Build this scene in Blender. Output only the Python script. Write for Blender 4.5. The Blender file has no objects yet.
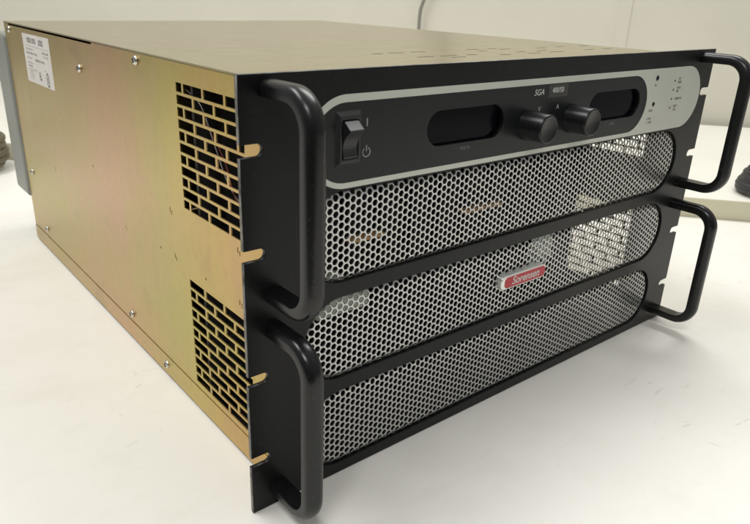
import bpy, bmesh, math, random
from mathutils import Vector, Matrix
random.seed(7)
S = 0.001                                   # everything below is laid out in millimetres
scene = bpy.context.scene
col = scene.collection

# ------------------------------------------------------------------ helpers
def link(name, me, mat=None, parent=None, smooth=False):
    o = bpy.data.objects.new(name, me)
    col.objects.link(o)
    if parent: o.parent = parent
    if mat:
        for m in (mat if isinstance(mat, (list, tuple)) else [mat]): me.materials.append(m)
    if smooth:
        for p in me.polygons: p.use_smooth = True
    return o

def tag(o, label=None, cat=None, kind=None, group=None):
    for k, v in (('label', label), ('category', cat), ('kind', kind), ('group', group)):
        if v: o[k] = v
    return o

def mesh(verts, faces):
    me = bpy.data.meshes.new('m')
    me.from_pydata([(x*S, y*S, z*S) for x, y, z in verts], [], faces)
    me.update(); return me

class MB:
    def __init__(s): s.v = []; s.f = []; s.mi = []
    def add(s, v, f, mi=0):
        n = len(s.v); s.v += v; s.f += [tuple(i+n for i in q) for q in f]; s.mi += [mi]*len(f)
    def box(s, x0, x1, y0, y1, z0, z1, mi=0):
        s.add([(x0,y0,z0),(x1,y0,z0),(x1,y1,z0),(x0,y1,z0),(x0,y0,z1),(x1,y0,z1),(x1,y1,z1),(x0,y1,z1)],
              [(0,3,2,1),(4,5,6,7),(0,1,5,4),(1,2,6,5),(2,3,7,6),(3,0,4,7)], mi)
    def build(s, name, mat, parent=None, smooth=False, bevel=0, seg=2):
        me = mesh(s.v, s.f)
        o = link(name, me, mat, parent, smooth)
        if any(s.mi):
            for p, i in zip(me.polygons, s.mi): p.material_index = i
        if bevel:
            b = o.modifiers.new('bev', 'BEVEL'); b.width = bevel*S; b.segments = seg; b.limit_method = 'ANGLE'
            b.harden_normals = False
        return o

def evaluated_mesh(data):
    t = bpy.data.objects.new('t', data); col.objects.link(t)
    dg = bpy.context.evaluated_depsgraph_get(); dg.update()
    me = bpy.data.meshes.new_from_object(t.evaluated_get(dg))
    bpy.data.objects.remove(t); bpy.data.curves.remove(data)
    return me

def prism(name, loops, y0, y1, mat, parent=None, bevel=0.0, res=2, smooth=False):
    """outlines in the x-z plane, filled (inner loops are holes), between y0 (front) and y1"""
    cu = bpy.data.curves.new('c', 'CURVE'); cu.dimensions = '2D'; cu.fill_mode = 'BOTH'
    for lp in loops:
        sp = cu.splines.new('POLY'); sp.points.add(len(lp)-1); sp.use_cyclic_u = True
        for p, (x, z) in zip(sp.points, lp): p.co = (x*S, z*S, 0, 1)
    h = (y1-y0)/2
    cu.extrude = max(h-bevel, 1e-4)*S
    if bevel: cu.bevel_depth = bevel*S; cu.bevel_resolution = res; cu.offset = -bevel*S
    me = evaluated_mesh(cu)
    yc = (y0+y1)/2*S
    for v in me.vertices:
        x, z, d = v.co; v.co = (x, yc-d, z)
    me.materials.clear()
    return link(name, me, mat, parent, smooth)

def stadium(x0, x1, z0, z1, n=28, r=None):
    r = r or (z1-z0)/2; pts = []
    for cx, cz, a0 in ((x1-r, z1-r, 0), (x0+r, z1-r, 90), (x0+r, z0+r, 180), (x1-r, z0+r, 270)):
        for i in range(n//2+1):
            a = math.radians(a0+90*i/(n//2)); pts.append((cx+r*math.cos(a), cz+r*math.sin(a)))
    out = []
    for p in pts:
        if not out or (abs(p[0]-out[-1][0])+abs(p[1]-out[-1][1])) > 1e-4: out.append(p)
    if abs(out[0][0]-out[-1][0])+abs(out[0][1]-out[-1][1]) < 1e-4: out.pop()
    return out

def text(name, body, size, x, z, y, mat, parent, shear=0.0, bold=0.0, depth=.06, sx=1.0, align='CENTER', axis='front'):
    cu = bpy.data.curves.new('t', 'FONT'); cu.body = body; cu.size = size*S; cu.align_x = align; cu.align_y = 'CENTER'
    cu.shear = shear; cu.offset = bold*S; cu.extrude = depth*S
    me = evaluated_mesh(cu)
    for v in me.vertices:
        a, b, c = v.co
        v.co = (x*S+a*sx, y*S-c, z*S+b)
    me.materials.clear()
    return link(name, me, mat, parent)

def tube_mb(mb, pts, r, n=20, cap=True, closed=False):
    P = [Vector(p) for p in pts]; m = len(P)
    T = []
    for i in range(m):
        a = P[i-1] if (i or closed) else P[0]; b = P[(i+1) % m] if (i < m-1 or closed) else P[-1]
        T.append((b-a).normalized())
    up = Vector((0,0,1)) if abs(T[0].z) < .9 else Vector((1,0,0))
    N = (up-T[0]*up.dot(T[0])).normalized(); v = []; f = []
    for i in range(m):
        if i: N = (N-T[i]*N.dot(T[i])).normalized()
        B = T[i].cross(N)
        rr = r[i] if isinstance(r, (list, tuple)) else r
        for k in range(n):
            a = 2*math.pi*k/n; q = P[i]+(N*math.cos(a)+B*math.sin(a))*rr; v.append(tuple(q))
    for i in range(m-1 if not closed else m):
        for k in range(n):
            j = (i+1) % m
            f.append((i*n+k, i*n+(k+1) % n, j*n+(k+1) % n, j*n+k))
    if cap and not closed: f += [tuple(range(n))[::-1], tuple(range((m-1)*n, m*n))]
    mb.add(v, f)

def lathe_mb(mb, prof, c, axis, n=32):
    """prof: (distance along axis, radius); axis is a unit vector"""
    A = Vector(axis).normalized(); up = Vector((0,0,1)) if abs(A.z) < .9 else Vector((1,0,0))
    U = (up-A*up.dot(A)).normalized(); W = A.cross(U); C = Vector(c); v = []; f = []
    for d, r in prof:
        for k in range(n):
            a = 2*math.pi*k/n; v.append(tuple(C+A*d+(U*math.cos(a)+W*math.sin(a))*r))
    for i in range(len(prof)-1):
        for k in range(n): f.append((i*n+k, i*n+(k+1) % n, (i+1)*n+(k+1) % n, (i+1)*n+k))
    f += [tuple(range(n))[::-1], tuple(range((len(prof)-1)*n, len(prof)*n))]
    mb.add(v, f)

def plate(name, axis, at, u0, u1, v0, v1, holes, thick, mat, parent, both=True):
    """a thin sheet across `axis` at coordinate `at`, rectangular holes cut out. thick is signed."""
    us = sorted({u0, u1} | {min(max(h[i], u0), u1) for h in holes for i in (0, 1)})
    vs = sorted({v0, v1} | {min(max(h[i], v0), v1) for h in holes for i in (2, 3)})
    def xyz(u, v, d):
        return {'x': (at+d, u, v), 'y': (u, at+d, v), 'z': (u, v, at+d)}[axis]
    nu, nv = len(us)-1, len(vs)-1
    solid = [[True]*nv for _ in range(nu)]
    for i in range(nu):
        for j in range(nv):
            a, b = (us[i]+us[i+1])/2, (vs[j]+vs[j+1])/2
            if any(h[0] < a < h[1] and h[2] < b < h[3] for h in holes): solid[i][j] = False
    idx = {}; V = []; F = []
    def vid(i, j, d):
        k = (i, j, d)
        if k not in idx: idx[k] = len(V); V.append(xyz(us[i], vs[j], thick*d))
        return idx[k]
    ok = lambda i, j: 0 <= i < nu and 0 <= j < nv and solid[i][j]
    for i in range(nu):
        for j in range(nv):
            if not solid[i][j]: continue
            for d in (0, 1): F.append((vid(i,j,d), vid(i+1,j,d), vid(i+1,j+1,d), vid(i,j+1,d)))
            for (di, dj, a, b) in ((-1,0,(i,j),(i,j+1)), (1,0,(i+1,j),(i+1,j+1)), (0,-1,(i,j),(i+1,j)), (0,1,(i,j+1),(i+1,j+1))):
                if not ok(i+di, j+dj): F.append((vid(*a,0), vid(*b,0), vid(*b,1), vid(*a,1)))
    me = mesh(V, F)
    bm = bmesh.new(); bm.from_mesh(me); bmesh.ops.recalc_face_normals(bm, faces=bm.faces); bm.to_mesh(me); bm.free()
    return link(name, me, mat, parent)

# ------------------------------------------------------------------ materials
class N:
    def __init__(s, name):
        s.m = bpy.data.materials.new(name); s.m.use_nodes = True; s.t = s.m.node_tree
        s.b = s.t.nodes['Principled BSDF']
    def n(s, typ, **kw):
        nd = s.t.nodes.new(typ)
        for k, v in kw.items():
            if k.startswith('i_'):
                nd.inputs[k[2:].replace('_', ' ')].default_value = v
            else: setattr(nd, k, v)
        return nd
    def l(s, a, b): s.t.links.new(a, b)
    def set(s, **kw):
        for k, v in kw.items(): s.b.inputs[k.replace('_', ' ')].default_value = v
    def ramp(s, fac, stops, interp='LINEAR'):
        r = s.n('ShaderNodeValToRGB'); e = r.color_ramp; e.interpolation = interp
        while len(e.elements) < len(stops): e.elements.new(.5)
        for el, (p, c) in zip(e.elements, stops): el.position = p; el.color = (*c, 1) if len(c) == 3 else c
        s.l(fac, r.inputs[0]); return r.outputs[0]
    def noise(s, scale, detail=4, rough=.55, vec=None, dist=0):
        n = s.n('ShaderNodeTexNoise'); n.inputs['Scale'].default_value = scale; n.inputs['Detail'].default_value = detail
        n.inputs['Roughness'].default_value = rough; n.inputs['Distortion'].default_value = dist
        s.l(vec if vec else s.coord(), n.inputs['Vector']); return n.outputs['Fac']
    def coord(s):
        if not hasattr(s, 'co'): s.co = s.n('ShaderNodeTexCoord')
        return s.co.outputs['Object']
    def mapping(s, scale, loc=(0,0,0), rot=(0,0,0)):
        m = s.n('ShaderNodeMapping'); m.inputs['Scale'].default_value = scale; m.inputs['Location'].default_value = loc
        m.inputs['Rotation'].default_value = rot; s.l(s.coord(), m.inputs['Vector']); return m.outputs[0]
    def mix(s, fac, a, b, mode='MIX'):
        m = s.n('ShaderNodeMix', data_type='RGBA', blend_type=mode)
        for i, x in ((0, fac), (6, a), (7, b)):
            if isinstance(x, (int, float)): m.inputs[i].default_value = x
            elif isinstance(x, tuple): m.inputs[i].default_value = (*x, 1)
            else: s.l(x, m.inputs[i])
        return m.outputs[2]
    def math(s, op, a, b=0., c=0.):
        m = s.n('ShaderNodeMath', operation=op)
        for i, x in enumerate((a, b, c)):
            if isinstance(x, (int, float)): m.inputs[i].default_value = x
            else: s.l(x, m.inputs[i])
        return m.outputs[0]
    def bump(s, h, strength, dist=.001):
        b = s.n('ShaderNodeBump'); b.inputs['Strength'].default_value = strength; b.inputs['Distance'].default_value = dist
        s.l(h, b.inputs['Height']); s.l(b.outputs[0], s.b.inputs['Normal'])

def lin(r, g, b):
    f = lambda c: (c/255/12.92) if c/255 <= .04045 else ((c/255+.055)/1.055)**2.4
    return (f(r), f(g), f(b))

def simple(name, rgb, rough=.5, metal=0., spec=.5, nscale=None, namt=.12, bump=None):
    k = N(name); k.set(Base_Color=(*rgb, 1), Roughness=rough, Metallic=metal, Specular_IOR_Level=spec)
    if nscale:
        f = k.noise(nscale, 5)
        lo = tuple(c*(1-namt) for c in rgb); hi = tuple(min(1, c*(1+namt)) for c in rgb)
        k.l(k.ramp(f, [(.3, lo), (.7, hi)]), k.b.inputs['Base Color'])
        k.l(k.math('MULTIPLY_ADD', f, .16, rough-.08), k.b.inputs['Roughness'])
    if bump: k.bump(k.noise(bump[0], 3), bump[1], .0004)
    return k.m

def chromate(name, pale=False):
    """yellow-chromate zinc plating: the film's own drifting green / tan / rose tints"""
    k = N(name)
    sep = k.n('ShaderNodeSeparateXYZ'); k.l(k.coord(), sep.inputs[0])
    big = k.noise(4.0, 3, .5, k.mapping((1, 1, .7)), .6)
    y = k.math('MULTIPLY_ADD', sep.outputs['Y'], 1.65, k.math('MULTIPLY_ADD', big, .36, -.18))
    c1 = k.ramp(y, [(.0, lin(208,166,84)), (.11, lin(206,176,92)), (.21, lin(194,186,92)), (.30, lin(178,176,104)),
                    (.45, lin(198,152,132)), (.58, lin(186,154,124)), (.76, lin(160,154,92)), (1., lin(158,142,92))])
    zz = k.math('MULTIPLY_ADD', sep.outputs['Z'], 3.6, k.math('MULTIPLY_ADD', big, .5, -.25))
    c2 = k.ramp(zz, [(.0, lin(200,158,92)), (.12, lin(196,164,96)), (.28, lin(184,180,100)), (.5, lin(200,160,134)),
                     (.74, lin(172,146,92)), (1., lin(164,132,74))])
    c = k.mix(.4, c1, c2)
    blot = k.noise(11, 4, .55, k.mapping((1, 1, .8), (1.7, .3, .9)), 1.2)
    c = k.mix(k.math('MULTIPLY', k.ramp(blot, [(.5, (0,0,0)), (.66, (1,1,1))]), .28), c, lin(196,150,136))
    c = k.mix(k.math('MULTIPLY', k.ramp(blot, [(.30, (1,1,1)), (.45, (0,0,0))]), .26), c, lin(174,180,106))
    c = k.mix(.32, c, lin(194,168,106))
    streak = k.noise(9, 4, .6, k.mapping((1, 14, .9)))
    c = k.mix(k.math('MULTIPLY', k.ramp(streak, [(.35, (0,0,0)), (.75, (1,1,1))]), .10), c, lin(150,126,84))
    fine = k.noise(55, 5, .65)
    c = k.mix(k.math('MULTIPLY', k.ramp(fine, [(.45, (0,0,0)), (.8, (1,1,1))]), .10), c, lin(228,206,156))
    stain = k.noise(17, 3, .5, k.mapping((1, 1, 1), (3.1, .4, .2)))
    c = k.mix(k.math('MULTIPLY', k.ramp(stain, [(.63, (0,0,0)), (.72, (1,1,1))]), .22), c, lin(140,118,76))
    mott = k.noise(130, 3, .6)
    c = k.mix(k.math('MULTIPLY', k.ramp(mott, [(.5, (0,0,0)), (.72, (1,1,1))]), .16), c, lin(150,128,84))
    scr = k.noise(1, 3, .6, k.mapping((30, 34, 420), (2.2, 5.1, .7), (.35, 0, 0)), .4)
    scr2 = k.noise(1, 3, .6, k.mapping((30, 380, 26), (1.2, 3.1, 2.7), (-.2, 0, 0)), .4)
    line = k.math('MAXIMUM', k.ramp(scr, [(.68, (0,0,0)), (.72, (1,1,1))]), k.ramp(scr2, [(.70, (0,0,0)), (.74, (1,1,1))]))
    c = k.mix(k.math('MULTIPLY', line, .22), c, lin(222,204,160))
    if pale: c = k.mix(.68, c, lin(160, 154, 128))  # same plating; the wall's grazing reflection is put into the colour
    k.l(c, k.b.inputs['Base Color'])
    k.set(Metallic=.82)
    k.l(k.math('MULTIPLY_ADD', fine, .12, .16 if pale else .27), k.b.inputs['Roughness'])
    k.bump(k.noise(160, 3), .06, .0003)
    return k.m

def black_paint(name, base=.022, rough=.42, spec=.25):
    k = N(name)
    f = k.noise(60, 5); g = k.noise(9, 3)
    d = k.noise(420, 2, .5); sm = k.noise(14, 4, .6, k.mapping((1, 1, 1), (.3, .8, 1.4)), .7)
    k.dust = k.math('ADD', k.math('MULTIPLY', k.ramp(d, [(.66, (0,0,0)), (.74, (1,1,1))]), .05), k.math('MULTIPLY', k.ramp(sm, [(.5, (0,0,0)), (.75, (1,1,1))]), .012))
    k.base = (k.ramp(f, [(.3, (base*.8, base*.84, base*.88)), (.75, (base*1.1, base*1.14, base*1.16))]))
    k.l(k.mix(k.dust, k.base, (.42, .40, .36)), k.b.inputs['Base Color'])
    k.l(k.math('MULTIPLY_ADD', g, .22, rough-.11), k.b.inputs['Roughness'])
    k.bump(k.noise(900, 2), .12, .0002)
    k.set(Specular_IOR_Level=spec)
    return k.m

def table_material():
    k = N('white laminate')
    base = k.ramp(k.noise(2.2, 4, .5), [(.3, lin(224,221,213)), (.7, lin(231,228,221))])
    fine = k.noise(24, 6, .7)
    base = k.mix(k.math('MULTIPLY', k.ramp(fine, [(.5, (0,0,0)), (.8, (1,1,1))]), .25), base, lin(208,203,192))
    # scuffs: short stretched strokes, gathered in a few worn places
    w = k.n('ShaderNodeVectorMath', operation='ADD'); k.l(k.coord(), w.inputs[0])
    nv = k.n('ShaderNodeTexNoise'); nv.inputs['Scale'].default_value = 9; k.l(k.coord(), nv.inputs['Vector'])
    sc = k.n('ShaderNodeVectorMath', operation='SCALE'); sc.inputs['Scale'].default_value = .05
    k.l(nv.outputs['Color'], sc.inputs[0]); k.l(sc.outputs[0], w.inputs[1])
    def strokes(scale, rot, lo, seed):
        m = k.n('ShaderNodeMapping'); m.inputs['Scale'].default_value = scale; m.inputs['Rotation'].default_value = (0,0,rot)
        m.inputs['Location'].default_value = (seed, seed*.7, 0); k.l(w.outputs[0], m.inputs['Vector'])
        n = k.n('ShaderNodeTexNoise'); n.inputs['Scale'].default_value = 1; n.inputs['Detail'].default_value = 3
        n.inputs['Roughness'].default_value = .6; k.l(m.outputs[0], n.inputs['Vector'])
        return k.ramp(n.outputs['Fac'], [(lo, (0,0,0)), (lo+.035, (1,1,1))])
    s1 = strokes((26, 150, 1), .9, .655, 2.3); s2 = strokes((140, 22, 1), .35, .665, 5.1); s3 = strokes((60, 75, 1), .2, .70, 8.4)
    tot = k.math('MAXIMUM', k.math('MAXIMUM', s1, s2), s3)
    def spot(x, y, r):
        d = k.n('ShaderNodeVectorMath', operation='DISTANCE'); k.l(k.coord(), d.inputs[0]); d.inputs[1].default_value = (x, y, 0)
        return k.ramp(k.math('DIVIDE', d.outputs['Value'], r), [(.35, (1,1,1)), (1, (0,0,0))])
    mask = .16
    for x, y, r in SCUFFS: mask = k.math('MAXIMUM', spot(x, y, r), mask)
    vo = k.n('ShaderNodeTexVoronoi', feature='F1'); vo.inputs['Scale'].default_value = 42; k.l(w.outputs[0], vo.inputs['Vector'])
    sx = k.n('ShaderNodeSeparateColor'); k.l(vo.outputs['Color'], sx.inputs[0])
    size = k.math('MULTIPLY', k.math('POWER', sx.outputs[0], 9.0), .11)          # few cells carry a speck, of unequal size
    speck = k.math('LESS_THAN', vo.outputs['Distance'], size)
    base = k.mix(k.math('MULTIPLY', speck, k.math('MULTIPLY_ADD', sx.outputs[1], .4, .1)), base, lin(120,108,92))
    smear = k.noise(6.5, 5, .6, k.mapping((1, 2.2, 1), (4.2, 1.1, 0), (0, 0, .5)), .8)
    base = k.mix(k.math('MULTIPLY', k.ramp(smear, [(.52, (0,0,0)), (.7, (1,1,1))]), .22), base, lin(206,200,186))
    k.l(k.mix(k.math('MULTIPLY', k.math('MULTIPLY', tot, mask), .21), base, lin(120,106,90)), k.b.inputs['Base Color'])
    k.l(k.math('MULTIPLY_ADD', fine, .2, .34), k.b.inputs['Roughness'])
    k.set(Specular_IOR_Level=.35)
    k.bump(k.noise(7, 3), .06, .002)
    return k.m

SCUFFS = [(.36, -.12, .10), (-.02, .16, .07), (.50, -.16, .09), (.34, -.2, .05), (.62, .0, .08)]
M_GOLD = chromate('yellow zinc chromate')
M_TOP = chromate('sheen-toned zinc chromate', True)
M_BLACK = black_paint('black powder coat', .006, .36)
M_HANDLE = black_paint('black handle lacquer', .005, .27, .4)
M_EDGE = simple('worn bare edge', (.2, .195, .18), .4, .7, .5, 90, .85)
M_STEEL = simple('perforated stainless', (.58, .58, .565), .28, .8, .5, 30, .06)
M_SILVER = simple('silver paint', lin(200, 202, 192), .45, .25, .4, 30, .03)
M_OVERLAY = simple('black polyester overlay', (.010, .011, .0115), .3, 0, .34, 20, .1)
M_GLASS = simple('smoked display window', (.002, .002, .004), .15, 0, .09)
M_PLASTIC = simple('black plastic', (.016, .016, .0165), .36, 0, .5, 50, .15)
M_KNOB = simple('black knob plastic', (.008, .008, .009), .3, 0, .4)
M_WHITE = simple('white screen print', (.62, .62, .6), .6)
M_GREYINK = simple('grey screen print', (.16, .16, .155), .6)
M_MIDINK = simple('pale grey screen print', (.34, .34, .33), .6)
M_DARKINK = simple('dark screen print', (.09, .09, .085), .6)
M_DARK = simple('dark lens', (.008, .008, .008), .2)
M_SCREW = simple('nickel screw', (.62, .6, .54), .25, 1)
M_INNER = simple('black bulkhead', (.012, .011, .011), .6, 0, .3)
M_COPPER = simple('copper', (.62, .36, .16), .5, .2)
M_PALE = simple('pale component', (.60, .66, .56), .5)
M_ROTOR = simple('pale rotor plastic', (.86, .9, .84), .5)
M_RED = simple('badge red', lin(182, 40, 54), .4)
M_CHROME = simple('badge metal', (.82, .81, .78), .3, .7)
M_PAPER = simple('sticker paper', lin(214, 208, 202), .55, 0, .4, 60, .04)
M_INK = simple('sticker ink', (.13, .12, .13), .6)
M_INKPALE = simple('pale sticker ink', (.40, .40, .38), .6)
M_COVER = simple('blue grey plastic cover', lin(126, 128, 122), .4, 0, .5, 12, .08)
M_WALL = simple('wall paint', lin(217, 213, 199), .7, 0, .3, 5, .03)
M_DESK = simple('desk laminate', lin(226, 223, 213), .45, 0, .4, 6, .03)
M_DESKEDGE = simple('desk edge band', lin(204, 200, 176), .5, 0, .4, 20, .05)
M_RUBBER = simple('black rubber', (.02, .02, .021), .5, 0, .5, 40, .2)
M_OLIVE = simple('olive cable', (.11, .09, .05), .5, 0, .5, 40, .2)
M_CORD = simple('grey cord', (.24, .23, .2), .5)
M_WIRE = simple('white thread', (.4, .38, .34), .5)
M_WIRERED = simple('red wire', (.22, .03, .015), .5)

# ------------------------------------------------------------------ the power supply
PW, PH, PT = 482.6, 266.9, 3.2
XL, XR, ZT, ZB = 22.7, 459.9, 262.0, 1.9
DEEP = 586.0
ps = bpy.data.objects.new('power_supply', None); col.objects.link(ps)
ps.empty_display_size = .05
tag(ps, 'gold and black rack power supply with three perforated front grilles on the white table', 'power supply')

# front panel with its rack slots and three long windows
def slot_left(z, h=3.4, L=13.2):
    p = [(0, z+h)]
    for i in range(13):
        a = math.radians(90-180*i/12); p.append((L-h+h*math.cos(a), z+h*math.sin(a)))
    return p + [(0, z-h)]
SLOTS = (229.2, 172.4, 95.2, 38.4)
out = [(0, PH)]
for z in SLOTS: out += slot_left(z)
out += [(0, .5), (PW, .5)]
for z in reversed(SLOTS): out += [(PW-x, zz) for x, zz in reversed(slot_left(z+.6))]
out += [(PW, PH)]
DISP = [(128.3, 199.0, 217, 239.2), (297, 367.5, 217, 239.4)]
WIN = [(142.5, 199.5), (75.5, 132.5), (8.5, 65.5)]
fp = prism('front_panel', [out]+[stadium(38, 448, a, b) for a, b in WIN]+[stadium(*d, 40) for d in DISP], 0, PT, [M_BLACK, M_EDGE], ps, bevel=.35, res=1)
for p in fp.data.polygons:
    if abs(p.normal.y) < .3 and (p.center.x < .0002 or p.center.z > (PH-.4)*S): p.material_index = 1

# perforated sheets, pillowed into the windows
def grille(z0, z1):
    p, c = 4.9, 4.17
    r = (z1-z0)/2; ax, bx = 38+r, 448-r; zc = (z0+z1)/2
    def inside(x, z):
        dx = max(ax-x, 0, x-bx); return r-math.hypot(dx, z-zc)
    def yy(x, z):
        d = inside(x, z)
        t = min(max((d+.6)/6.0, 0), 1)
        return 5.2-4.2*math.sqrt(max(0, 1-(1-t)**2))
    hexv = [(c*2/3, 0), (c/3, p/2), (-c/3, p/2), (-c*2/3, 0), (-c/3, -p/2), (c/3, -p/2)]
    ring = []
    for i in range(6):
        a, b = hexv[i], hexv[(i+1) % 6]
        ring += [a, ((a[0]+b[0])/2, (a[1]+b[1])/2)]
    hole = []
    for x, z in ring:
        l = math.hypot(x, z); rr = .5*l*.83+.5*2.02; hole.append((x/l*rr, z/l*rr))
    V = []; F = []; idx = {}
    def vid(x, z, back=0):
        k = (round(x, 2), round(z, 2), back)
        if k not in idx: idx[k] = len(V); V.append((x, yy(x, z)+back*.85, z))
        return idx[k]
    i0 = -3
    for i in range(i0, int(420/c)+5):
        cx = 36+i*c
        for j in range(-3, int((z1-z0)/p)+4):
            cz = z0-1+j*p+(p/2 if i % 2 else 0)
            if inside(cx, cz) < -9: continue
            o = [vid(cx+x, cz+z) for x, z in ring]
            h = [vid(cx+x, cz+z) for x, z in hole]
            hb = [vid(cx+x, cz+z, 1) for x, z in hole]
            for k in range(12):
                q = (k+1) % 12
                F.append((o[k], h[k], h[q], o[q])); F.append((h[k], hb[k], hb[q], h[q]))
    o = link('mesh_grille', mesh(V, F), M_STEEL, ps)
    return o
for a, b in WIN: grille(a, b)

# handles
def handle(x, za, zb, out_=40.2, R=17.0, w=6.1, t=4.2):
    """strap handle: flat inner face, rounded outer face (D section), swept round two bends"""
    path = [(3, za, 0, 1)]                       # y, z and the outward direction in the y-z plane
    path.append((-3, za, 0, 1))
    for i in range(0, 17):
        a = math.radians(90*i/16); path.append((-out_+R-R*math.sin(a), za-R+R*math.cos(a), -math.sin(a), math.cos(a)))
    for i in range(1, 8): path.append((-out_, za-R+(zb-za+2*R)*i/8, -1, 0))
    for i in range(0, 17):
        a = math.radians(90*i/16); path.append((-out_+R-R*math.cos(a), zb+R-R*math.sin(a), -math.cos(a), -math.sin(a)))
    path += [(-3, zb, 0, -1), (3, zb, 0, -1)]
    sec = [(-w+.5, -t), (-w, -t+.5), (-w, -t+1.6)]
    for i in range(0, 25):
        a = math.pi*(1-i/24); sec.append((w*math.copysign(abs(math.cos(a))**.8, math.cos(a)), -t+2.6+(2*t-2.6)*math.sin(a)**.8))
    sec += [(w, -t+1.6), (w, -t+.5), (w-.5, -t)]
    n = len(sec); V = []; F = []
    for y, z, oy, oz in path:
        for sx, so in sec: V.append((x+sx, y+oy*so, z+oz*so))
    for k in range(len(path)-1):
        for q in range(n): F.append((k*n+q, k*n+(q+1) % n, (k+1)*n+(q+1) % n, (k+1)*n+q))
    F += [tuple(range(n)), tuple(range((len(path)-1)*n, len(path)*n))]
    me = mesh(V, F); bm = bmesh.new(); bm.from_mesh(me); bmesh.ops.recalc_face_normals(bm, faces=bm.faces); bm.to_mesh(me); bm.free()
    o = link('handle', me, M_HANDLE, ps, True); me.set_sharp_from_angle(angle=math.radians(40))
for x in (17.5, 463.5):
    handle(x, 260.3, 146.3); handle(x, 126.4, 13.6)

# silver frame round the control strip, black overlay inside it
prism('silver_trim', [stadium(40, 467, 200.7, 253.6, 40), stadium(43.5, 378.5, 204, 249.3, 40)], -.35, .2, M_SILVER, ps, .1, 1)
ov = prism('control_overlay', [stadium(43.3, 378.7, 203.8, 249.5, 40)]+[stadium(*d, 40) for d in DISP], -.22, .2, M_OVERLAY, ps)
for a, b, c, d in DISP: prism('display_window', [stadium(a-2, b+2, c-2, d+2, 40)], PT+.1, PT+1.2, M_GLASS, ps)
text('lettering', 'VOLTS', 3.1, 163.3, 213.2, -.24, M_GREYINK, ov)
text('lettering', 'AMPS', 3.1, 331.8, 213.6, -.24, M_GREYINK, ov)
text('lettering', 'SGA', 5.8, 234.0, 243.9, -.24, M_WHITE, ov, shear=.25)
text('lettering', 'V', 5.0, 236.3, 232.4, -.24, M_MIDINK, ov)
text('lettering', 'A', 5.0, 257.2, 232.6, -.24, M_MIDINK, ov)
text('lettering', 'I', 6.6, 81.0, 237.0, -.24, M_MIDINK, ov)
rp = prism('rating_sticker', [[(244.5,239.6),(266.5,239.6),(266.5,248.6),(244.5,248.6)]], -.34, -.15,
           simple('rating tape', (.035, .034, .028), .4), ps)
text('lettering', '400/50', 5.2, 255.2, 244.4, -.38, M_WHITE, rp, sx=.92)
# standby symbol
mb = MB()
arc = [(81.0+2.7*math.sin(math.radians(a)), -.25, 220.2+2.7*math.cos(math.radians(a))) for a in range(32, 330, 12)]
tube_mb(mb, arc, .33, 6)
tube_mb(mb, [(81.0, -.25, 220.8), (81.0, -.25, 224.2)], .33, 6)
mb.build('standby_symbol', M_MIDINK, ov)

# illegible small print on the silver field: broken strokes like tiny capitals
def strokes(mb, x0, x1, z, h, y, lw=.28):
    x = x0
    while x < x1-.6:
        w = random.uniform(.75, 1.15)*h*.55
        kind = random.randrange(5)
        if kind != 1: mb.box(x, x+lw, y, y+.1, z-h/2, z+h/2)
        if kind in (0, 2): mb.box(x+w-lw, x+w, y, y+.1, z-h/2, z+h/2)
        if kind in (0, 1, 3): mb.box(x+lw, x+w-lw, y, y+.1, z+h/2-lw, z+h/2)
        if kind in (2, 3, 4): mb.box(x+lw, x+w-lw, y, y+.1, z-lw/2, z+lw/2)
        if kind in (1, 4, 3): mb.box(x+lw, x+w-lw, y, y+.1, z-h/2, z-h/2+lw)
        x += w+.45
Y = -.40
for x0, x1, z in ((385.5, 391.5, 240.2), (384.5, 392.5, 219.5), (383.5, 393, 212.8), (384, 393, 209.6),
                  (424.5, 432, 243.9), (424.5, 430.5, 240.9), (424.5, 432, 236.1), (424.5, 429.5, 233.3),
                  (424.5, 437, 226.9), (424.5, 431, 220.6), (425, 429.5, 217.5)):
    mb = MB(); strokes(mb, x0, x1, z, 2.0, Y, .4); mb.build('silver_legend', M_DARKINK, ps)
for x, z, r in ((389.2, 245.9, 1.9), (390.2, 224.6, 1.7)):
    mb = MB(); lathe_mb(mb, [(-.1, r*1.2), (.1, r*1.2), (.35, r), (.5, r*.85)], (x, -.3, z), (0, -1, 0), 24)
    mb.build('push_button', M_DARK, ps, smooth=False)
for z in (242.3, 234.7, 227.1, 219.4):
    mb = MB(); lathe_mb(mb, [(-.1, .95), (.05, .95), (.25, .7)], (418.9, -.35, z), (0, -1, 0), 18)
    mb.build('indicator_light', M_DARK, ps)

# knobs: skirted, rounded front edge with a bright worn rim, finely ribbed flank
def knob(x, z):
    mb = MB(); n = 60; prof = [(0, 10.6), (.6, 10.6), (1.0, 10.4), (17.6, 10.1), (18.4, 9.85), (18.9, 9.3), (19.0, 8.8), (18.7, 8.3), (18.7, .01)]
    v = []; f = []
    for d, r in prof:
        for k in range(n):
            rr = r*(1-.022*(k % 2)) if 1.5 < d < 17.5 else r
            a = 2*math.pi*k/n; v.append((x+rr*math.cos(a), -d, z+rr*math.sin(a)))
    for i in range(len(prof)-1):
        for k in range(n): f.append((i*n+k, i*n+(k+1) % n, (i+1)*n+(k+1) % n, (i+1)*n+k))
    mb.add(v, f); o = mb.build('knob', M_KNOB, ps, smooth=True); o.data.set_sharp_from_angle(angle=math.radians(38)); return o
knob(225.0, 222.2); knob(276.0, 222.4)

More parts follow.
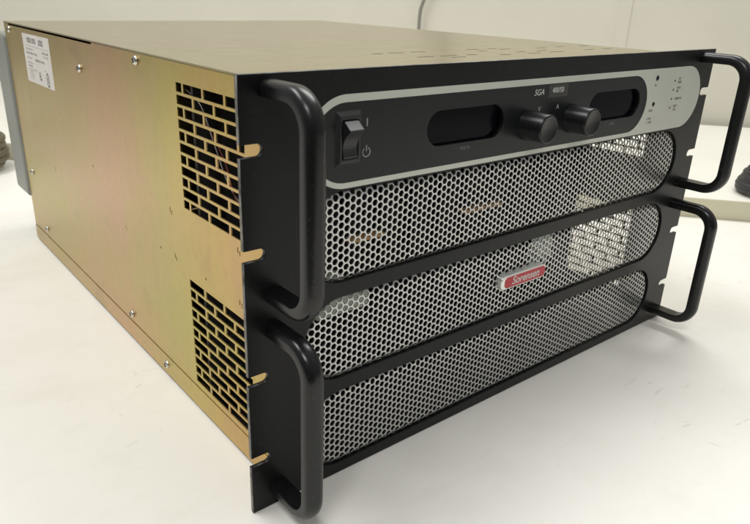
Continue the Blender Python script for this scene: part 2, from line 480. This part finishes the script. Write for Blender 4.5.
# power switch
mb = MB()
x0, x1, z0, z1 = 58.6, 76.6, 213.2, 245.0; i = 3.4
V = [(x0,0,z0),(x1,0,z0),(x1,0,z1),(x0,0,z1), (x0+2,-2.6,z0+3),(x1-2,-2.6,z0+3),(x1-2,-2.6,z1-3),(x0+2,-2.6,z1-3),
     (x0+i,-2.6,z0+5),(x1-i,-2.6,z0+5),(x1-i,-2.6,z1-5),(x0+i,-2.6,z1-5), (x0+i,1.5,z0+5),(x1-i,1.5,z0+5),(x1-i,1.5,z1-5),(x0+i,1.5,z1-5)]
F = []
for a in (0, 4, 8):
    for k in range(4): F.append((a+k, a+(k+1) % 4, a+4+(k+1) % 4, a+4+k))
mb.add(V, F)
sw = mb.build('power_switch', M_PLASTIC, ps, bevel=.4)
prof = [(1.4, 218.6), (-3.0, 218.5), (-3.2, 219.5)]
for k in range(1, 10):
    t = k/10; prof.append((-3.2+ -5.6*t**2.2 + 1.6*math.sin(math.pi*t), 219.5+(234.6-219.5)*t))
prof += [(-8.8, 234.6), (-8.6, 235.2), (-3.2, 239.6), (1.4, 239.7)]
V = [(62.6, y, z) for y, z in prof]+[(72.6, y, z) for y, z in prof]; n = len(prof)
F = [tuple(range(n)), tuple(range(n, 2*n))[::-1]]+[(k, n+k, n+(k+1) % n, (k+1) % n) for k in range(n)]
mb = MB(); mb.add(V, F); rk = mb.build('rocker', M_PLASTIC, sw, bevel=.35)

# maker's badge
bd = prism('badge', [stadium(212.5, 265.5, 99.0, 110.4, 24, 4.2)], -4.2, 2.5, M_CHROME, ps, 1.0, 3)
prism('red_field', [stadium(216.2, 264.4, 100.3, 109.1, 24, 3.4)], -4.45, -4.0, M_RED, bd, .1, 1)
text('lettering', 'Sorensen', 9.0, 240.6, 105.0, -4.5, M_WHITE, bd, shear=.22, bold=.1, sx=.97, depth=.12)

# ---- sheet-metal case
def brick(ya, yb, ztop, rows, first_half):
    hs = []; pit, rp, gap, hh = 28.2, 7.85, 2.4, 6.0
    for k in range(rows):
        z1 = ztop-k*rp; z0 = z1-hh
        half = (k % 2 == 0) == first_half
        y = yb
        L = 8.4 if half else 22.6
        while y > ya+3:
            hs.append((max(y-L, ya), y, z0, z1)); y -= L+gap; L = pit-gap
    return hs
HOLES = brick(36.5, 124.3, 248.1, 11, True)+brick(36.5, 124.0, 110.2, 11, False)
MARKS = []
for y, z in ((148.5, 155), (146, 120), (48.2, 155.7), (48.4, 120.4)):
    MARKS += [(y+.7, y+1.8, z-1.2, z+2.6), (y-1.7, y-.7, z-2.6, z+.8)]
MARKS += [(96.3, 98.0, 119.0, 121.0), (172.9, 174.4, 118.0, 119.7), (497.5, 499, 238, 239.6)]
SPLIT = 285.0
gapn = [(SPLIT, 566, 258.9, 261)]
plate('side_panel', 'x', XL, PT+.3, DEEP, 21.2, 260.5, HOLES+MARKS+gapn, .9, M_GOLD, ps)
plate('side_panel', 'x', XR, PT+.3, DEEP, 21.2, 260.5, HOLES, -.9, M_GOLD, ps)
mb = MB()
mb.box(XL-.1, XR+.1, PT+.3, DEEP, ZB, ZB+1.3)
mb.box(XL-.5, XL+.7, PT+.3, DEEP, ZB+1.3, 20.4); mb.box(XR-.7, XR+.5, PT+.3, DEEP, ZB+1.3, 20.4)
mb.build('base_tray', M_GOLD, ps, bevel=.3)
# four low feet under the tray
for x in (60, 420):
    for y in (60, 530):
        mb = MB(); lathe_mb(mb, [(0, 9), (1.7, 9)], (x, y, .15), (0, 0, 1), 24); mb.build('foot', M_RUBBER, ps)
dash = [(371,54.3,172,109,11),(0,0,190,111,16),(0,0,214,112,16),(0,0,189,77.5,17),(0,0,214,78.5,17),(0,0,214.5,67.5,15),(0,0,279,114.5,16),
        (0,0,279,100.5,11),(0,0,242,78.5,12),(0,0,307,114.5,11),(0,0,314,107.5,15),(0,0,306,83,12),(0,0,270,69,13),(0,0,307,71,17),
        (0,0,363,107,16),(0,0,336,85,15),(0,0,338,72.5,20),(0,0,396,110,14),(0,0,394,77,16),(0,0,436,111,14),(0,0,422,76.5,15)]
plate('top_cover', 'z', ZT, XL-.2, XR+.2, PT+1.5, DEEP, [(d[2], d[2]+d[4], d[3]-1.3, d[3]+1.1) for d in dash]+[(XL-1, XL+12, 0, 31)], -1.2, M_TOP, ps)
mb = MB(); mb.box(XL+.95, XL+16, PT+.4, 34, 259.4, 260.3); mb.build('corner_flange', M_GOLD, ps)
plate('rear_panel', 'y', DEEP-1.4, XL+1.5, XR-1.5, 4, 260.4, [], 1.2, M_GOLD, ps)
mb = MB(); mb.box(20, 430, DEEP+.4, DEEP+60, 55, 248); mb.build('rear_cover', M_COVER, ps, bevel=5, seg=3)

# inside, as far as the openings show it
mb = MB(); mb.box(XL+1.6, XR-1.6, 103, 106, 3.6, 260)
for x in range(40, 450, 34): mb.box(x, x+2.2, 96, 103, 4, 259)
mb.build('bulkhead', M_INNER, ps)
mb = MB(); mb.box(XL+1.6, XR-14, 8, 102.6, 3.6, 5); mb.box(XR-2.2, XR-1.4, 8, 102.6, 5, 24); mb.build('shade_sheet', M_INNER, ps)  # added dark sheets, standing in for shade low inside the case
for x0, x1, z in ((84, 112, 158.2), (186, 226, 159.6)):
    mb = MB(); mb.box(x0, x1, 15, 22, z, z+2.6); mb.build('busbar', M_COPPER, ps, bevel=.4)
mb = MB(); mb.box(60, 102, 18, 30, 109.5, 121); mb.box(66, 94, 30, 50, 104, 128); mb.build('terminal_block', M_PALE, ps, bevel=1.2)
# a small pale blower rotor showing above the badge: hub and blades
mb = MB(); cx, cz = 277, 114
lathe_mb(mb, [(0, 5), (6, 5), (7, 3.5)], (cx, 17, cz), (0, -1, 0), 24)
for k in range(11):
    a = 2*math.pi*k/11; v = []
    for r, da in ((4.5, 0), (10, .12), (16, .34)):
        for dd in (-.13, .13):
            for yy_ in (11.5+dd*12, 13+dd*12): v.append((cx+r*math.cos(a+da+dd*(1+r/16)), yy_, cz+r*math.sin(a+da+dd*(1+r/16))))
    f = []
    for q in range(2):
        b = q*4; f += [(b, b+2, b+6, b+4), (b+1, b+5, b+7, b+3), (b, b+4, b+5, b+1), (b+2, b+3, b+7, b+6)]
    f += [(0, 1, 3, 2), (8, 10, 11, 9)]
    mb.add(v, f)
mb.build('blower_rotor', M_ROTOR, ps)
def wire(pts, r, mat):
    mb = MB(); P = []
    pts = [Vector(p) for p in pts]
    for i in range(len(pts)-1):
        a = pts[max(i-1, 0)]; b = pts[i]; c = pts[i+1]; d = pts[min(i+2, len(pts)-1)]
        for k in range(8):
            t = k/8; P.append(.5*((2*b)+(c-a)*t+(2*a-5*b+4*c-d)*t*t+(3*b-a-3*c+d)*t**3))
    P.append(pts[-1]); tube_mb(mb, P, r, 8); return mb, mat
for pts, r, mt in (([(26, 116, 244), (27, 98, 236), (28, 84, 214), (30, 70, 190), (36, 52, 172)], .32, M_WIRE),
                   ([(30, 100, 226), (32, 80, 205), (29, 62, 186), (31, 46, 170)], .4, M_WIRERED)):
    mb, mt = wire(pts, r, mt); mb.build('inner_wire', mt, ps, smooth=True)

# screws on the left side
def screw(y, z, r=3.6):
    mb = MB(); lathe_mb(mb, [(-.3, r*.9), (.3, r), (1.1, r*.96), (1.9, r*.75), (2.4, r*.42), (2.5, .02)], (XL-.1, y, z), (-1, 0, 0), 24)
    s = mb.build('screw', M_SCREW, ps, smooth=True)
    mb = MB(); a = random.uniform(0, 1.5)
    for q in (a, a+math.pi/2):
        dy, dz = math.cos(q), math.sin(q); w = .38
        v = []
        for t, sd in ((-2.0, -1), (2.0, -1), (2.0, 1), (-2.0, 1)):
            for xx in (XL-2.75, XL-1.6): v.append((xx, y+dy*t-dz*w*sd, z+dz*t+dy*w*sd))
        mb.add(v, [(0,2,4,6), (1,7,5,3), (0,1,3,2), (2,3,5,4), (4,5,7,6), (6,7,1,0)])
    mb.build('cross_recess', M_DARK, s)
for y, z in ((562, 254.5), (322, 236.5), (189, 255.4), (557.5, 93.5), (527, 30.5), (255, 29.0), (181.6, 12.0)): screw(y, z)
for y, z in ((249, 112.3), (320, 150.5), (452, 120)):
    mb = MB(); lathe_mb(mb, [(-.2, 2.4), (.12, 2.2), (.3, 1.2), (.32, .02)], (XL, y, z), (-1, 0, 0), 20); mb.build('weld_dimple', M_GOLD, ps, smooth=True)

# rating plate
xs = XL-.12
lb_v = [(xs, 509, 254.2), (xs, 410.5, 254.8), (xs, 410.3, 206.2), (xs, 509.5, 205.5)]
lb = link('rating_plate', mesh(lb_v+[(xs+.1, y, z) for _, y, z in lb_v], [(0,3,2,1), (0,1,5,4), (1,2,6,5), (2,3,7,6), (3,0,4,7)]), M_PAPER, ps)
def sbox(mb, u0, u1, z0, z1):
    mb.box(xs-.06, xs-.02, 509-u1, 509-u0, z0, z1)
mb = MB(); mp = MB()
def bold_word(u0, u1, z0, z1):
    u = u0
    while u < u1-1.5:
        w = random.uniform(2.6, 4.4); k = random.randrange(3)
        sbox(mb, u, u+1.1, z0, z1)
        if k != 1: sbox(mb, u+w-1.1, u+w, z0, z1)
        if k != 2: sbox(mb, u+1.1, u+w-1.1, z1-1.2, z1)
        if k: sbox(mb, u+1.1, u+w-1.1, z0, z0+1.2)
        u += w+.8
def small_word(m, u0, u1, z, h):
    u = u0
    while u < u1-.7:
        w = random.uniform(.8, 1.9)
        sbox(m, u, u+.45, z-h/2, z+h/2)
        if random.random() < .6: sbox(m, u+.45, u+w, z+random.choice((-.4, .0, .3))*h, z+random.choice((-.4, .0, .3))*h+.35)
        if random.random() < .5: sbox(m, u+w-.4, u+w, z-h/2, z+h/2)
        u += w+.7
bold_word(18, 52, 246, 251); bold_word(60, 80, 245.6, 251)
sbox(mp, 8, 92, 242.6, 243.1)
for u0, u1, z, h, m in ((9, 38, 239.6, 1.5, mp), (9, 50, 235.6, 2, mb), (70, 92, 239.2, 2.2, mb), (72, 92, 235.6, 1.6, mp), (9, 30, 230.6, 1.6, mp),
                        (40, 74, 230.0, 2.2, mb), (10, 34, 225.5, 1.6, mp), (10, 28, 222.4, 1.6, mb), (10, 40, 219.2, 1.4, mp), (70, 76, 222, 1.2, mp),
                        (12, 30, 214.6, 1.3, mp), (12, 30, 212.2, 1.3, mp), (12, 28, 209.8, 1.3, mp), (12, 30, 217, 1.3, mp)): small_word(m, u0, u1, z, h)
# two approval marks
sbox(mb, 49, 51, 211, 219); sbox(mb, 51, 55, 214.6, 216); sbox(mb, 55, 56.6, 210.5, 214.6); sbox(mb, 51, 55, 211, 212.4); sbox(mb, 53, 55, 217.5, 219)
for z in (214.5, 217.5, 211.5): sbox(mp, 64, 66, z, z+.8)
for a in range(0, 360, 20):
    u, z = 79+4.4*math.cos(math.radians(a)), 214+6.2*math.sin(math.radians(a)); sbox(mb, u-.9, u+.9, z-.9, z+.9)
sbox(mb, 77.8, 80.2, 210.8, 217)
mb.build('dark_print', M_INK, lb); mp.build('pale_print', M_INKPALE, lb)

# ------------------------------------------------------------------ the place round it
nx, ny = .763, .647                              # the back edge of the table runs square to this direction
tx, ty = -ny, nx
def at(n, t): return (nx*n+tx*t, ny*n+ty*t)
def slab(name, n0, n1, t0, t1, z0, z1, mat, parent=None, bevel=0):
    mb = MB(); c = [at(n0, t0), at(n1, t0), at(n1, t1), at(n0, t1)]
    mb.add([(x, y, z0) for x, y in c]+[(x, y, z1) for x, y in c], [(0,3,2,1),(4,5,6,7),(0,1,5,4),(1,2,6,5),(2,3,7,6),(3,0,4,7)])
    return mb.build(name, mat, parent, bevel=bevel)
tb = slab('table_top', -330, 745, -1500, 2300, -28, 0, table_material(), None, 1.5)
tag(tb, kind='structure')
dk = bpy.data.objects.new('side_desk', None); col.objects.link(dk)
tag(dk, 'pale desk standing a little higher along the back edge of the white table', 'desk')
slab('desk_top', 748.5, 1440, -1500, 2300, 8, 30, M_DESK, dk, 1.0)
slab('edge_band', 746.5, 748.3, -1500, 2300, -8, 29.4, M_DESKEDGE, dk, .5)
wl = slab('wall', 1462, 1500, -2600, 3400, -760, 1900, M_WALL)
tag(wl, 'plain cream painted wall behind the desk and the power supply', 'wall')

mb = MB()
tube_mb(mb, [(1046, 996, z) for z in (-300, -100, 60, 150)]+[(1046.5, 996, 200), (1047, 996, 225), (1047.5, 996.5, 247), (1049, 996, 268), (1054, 991, 290), (1062, 983, 312),
             (1076, 966, 345), (1090, 950, 395), (1096, 943, 460), (1097, 942, 600), (1097, 942, 900), (1097, 942, 1500)], 4.2, 14)
c = mb.build('hanging_cord', M_CORD, smooth=True)
tag(c, 'thin grey cord hanging down the cream wall above the power supply', 'cord')
# upright cover strip on the wall
mb = MB()
for t0, t1, d in ((-415, -385, 2.0),):
    c4 = [at(1462-d, t0), at(1462, t0), at(1462, t1), at(1462-d, t1)]
    mb.add([(x, y, -700) for x, y in c4]+[(x, y, 1850) for x, y in c4], [(0,3,2,1),(4,5,6,7),(0,1,5,4),(1,2,6,5),(2,3,7,6),(3,0,4,7)])
mb.build('joint_strip', M_WALL, wl, bevel=.6)

def coil(name, cx, cy, z0, prof, r, mat, label, turns, cat, wob=1.5, ph=0, tail=None):
    """one cable wound up into a heap; prof gives (height, radius) up the heap"""
    pts = []; n = turns*36
    for i in range(n+1):
        u = i/n; k = u*(len(prof)-1); j = min(int(k), len(prof)-2); f = k-j
        z = prof[j][0]*(1-f)+prof[j+1][0]*f; R = prof[j][1]*(1-f)+prof[j+1][1]*f
        a = ph+2*math.pi*turns*u
        R += wob*math.sin(a*1.37+2)+wob*.6*math.sin(a*.61)
        pts.append((cx+R*math.cos(a), cy+R*math.sin(a)*.97, z0+r+z+wob*.4*math.sin(a*.83)))
    if tail: pts = tail+pts
    mb = MB(); tube_mb(mb, pts, r, 12); o = mb.build(name, mat, smooth=True)
    tag(o, label, cat); return o
coil('cable_heap', 972, 92, 30.2, [(0.6, 50), (8, 50), (15, 47), (24, 44), (30, 38), (40, 35), (50, 33), (58, 28)], 5.2, M_RUBBER,
     'heap of thick black coiled cable standing on the front edge of the pale desk', 9, 'cable', 1.3)
coil('coiled_cable', 14, 996, .2, [(0.5, 52), (14, 60), (30, 62), (46, 58), (60, 50), (70, 40)], 6.5, M_OLIVE,
     'dark brown coil of cable on the white table behind the power supply', 8, 'cable', 2.2, 1.0)

# ------------------------------------------------------------------ light: ceiling panels of the room
def lamp(name, loc, size, energy, color, aim):
    L = bpy.data.lights.new(name, 'AREA'); L.shape = 'RECTANGLE'; L.size, L.size_y = size; L.energy = energy; L.color = color
    o = bpy.data.objects.new(name, L); col.objects.link(o); o.location = loc
    o.rotation_euler = (Vector(aim)-Vector(loc)).to_track_quat('-Z', 'Y').to_euler(); return o
WARM = (.99, .997, .985)
lamp('ceiling_lamp', (-.55, .75, 2.0), (1.3, .5), 26, WARM, (.0, .35, 0))
lamp('ceiling_lamp', (1.35, .55, 2.0), (1.3, .5), 32, WARM, (.9, .3, 0))
lamp('ceiling_lamp', (-.9, -1.0, 2.1), (.9, .36), 20, WARM, (.1, .0, .1))
w = bpy.data.worlds.new('World'); scene.world = w; w.use_nodes = True
nt = w.node_tree; bg = nt.nodes['Background']; bg.inputs['Strength'].default_value = 1.0
tc = nt.nodes.new('ShaderNodeTexCoord'); dt = nt.nodes.new('ShaderNodeVectorMath'); dt.operation = 'DOT_PRODUCT'
dt.inputs[1].default_value = (.45, .65, .61); nt.links.new(tc.outputs['Generated'], dt.inputs[0])
rm = nt.nodes.new('ShaderNodeValToRGB'); nt.links.new(dt.outputs['Value'], rm.inputs[0])   # the dim side of the room lies behind the camera
mr = nt.nodes.new('ShaderNodeMapRange'); nt.links.new(dt.outputs['Value'], mr.inputs['Value']); mr.inputs['From Min'].default_value = -.8; mr.inputs['From Max'].default_value = .8
nt.links.new(mr.outputs[0], rm.inputs[0])
rm.color_ramp.elements[0].position = 0; rm.color_ramp.elements[0].color = (.075, .076, .075, 1)
rm.color_ramp.elements[1].position = 1; rm.color_ramp.elements[1].color = (.60, .605, .59, 1)
nt.links.new(rm.outputs[0], bg.inputs['Color'])

# ------------------------------------------------------------------ camera
cam_d = bpy.data.cameras.new('camera'); cam = bpy.data.objects.new('camera', cam_d); col.objects.link(cam)
right = Vector((.78433259, -.61962723, .0297402)); up = Vector((.21134627, .31198368, .92628232)); fwd = Vector((.58322821, .72022793, -.37565488))
m = Matrix((right, up, -fwd)).transposed().to_4x4(); m.translation = Vector((-.158107595, -.294105424, .305883408))
cam.matrix_world = m
cam_d.sensor_width = 36; cam_d.lens = 668.3346*36/750
cam_d.shift_x = 13.777/750; cam_d.shift_y = -.38/750
cam_d.clip_start = .01; cam_d.clip_end = 50
cam_d.dof.use_dof = True; cam_d.dof.focus_distance = .50; cam_d.dof.aperture_fstop = 22
scene.camera = cam
scene.view_settings.view_transform = 'Standard'; scene.view_settings.look = 'None'; scene.view_settings.exposure = 0; scene.view_settings.gamma = 1
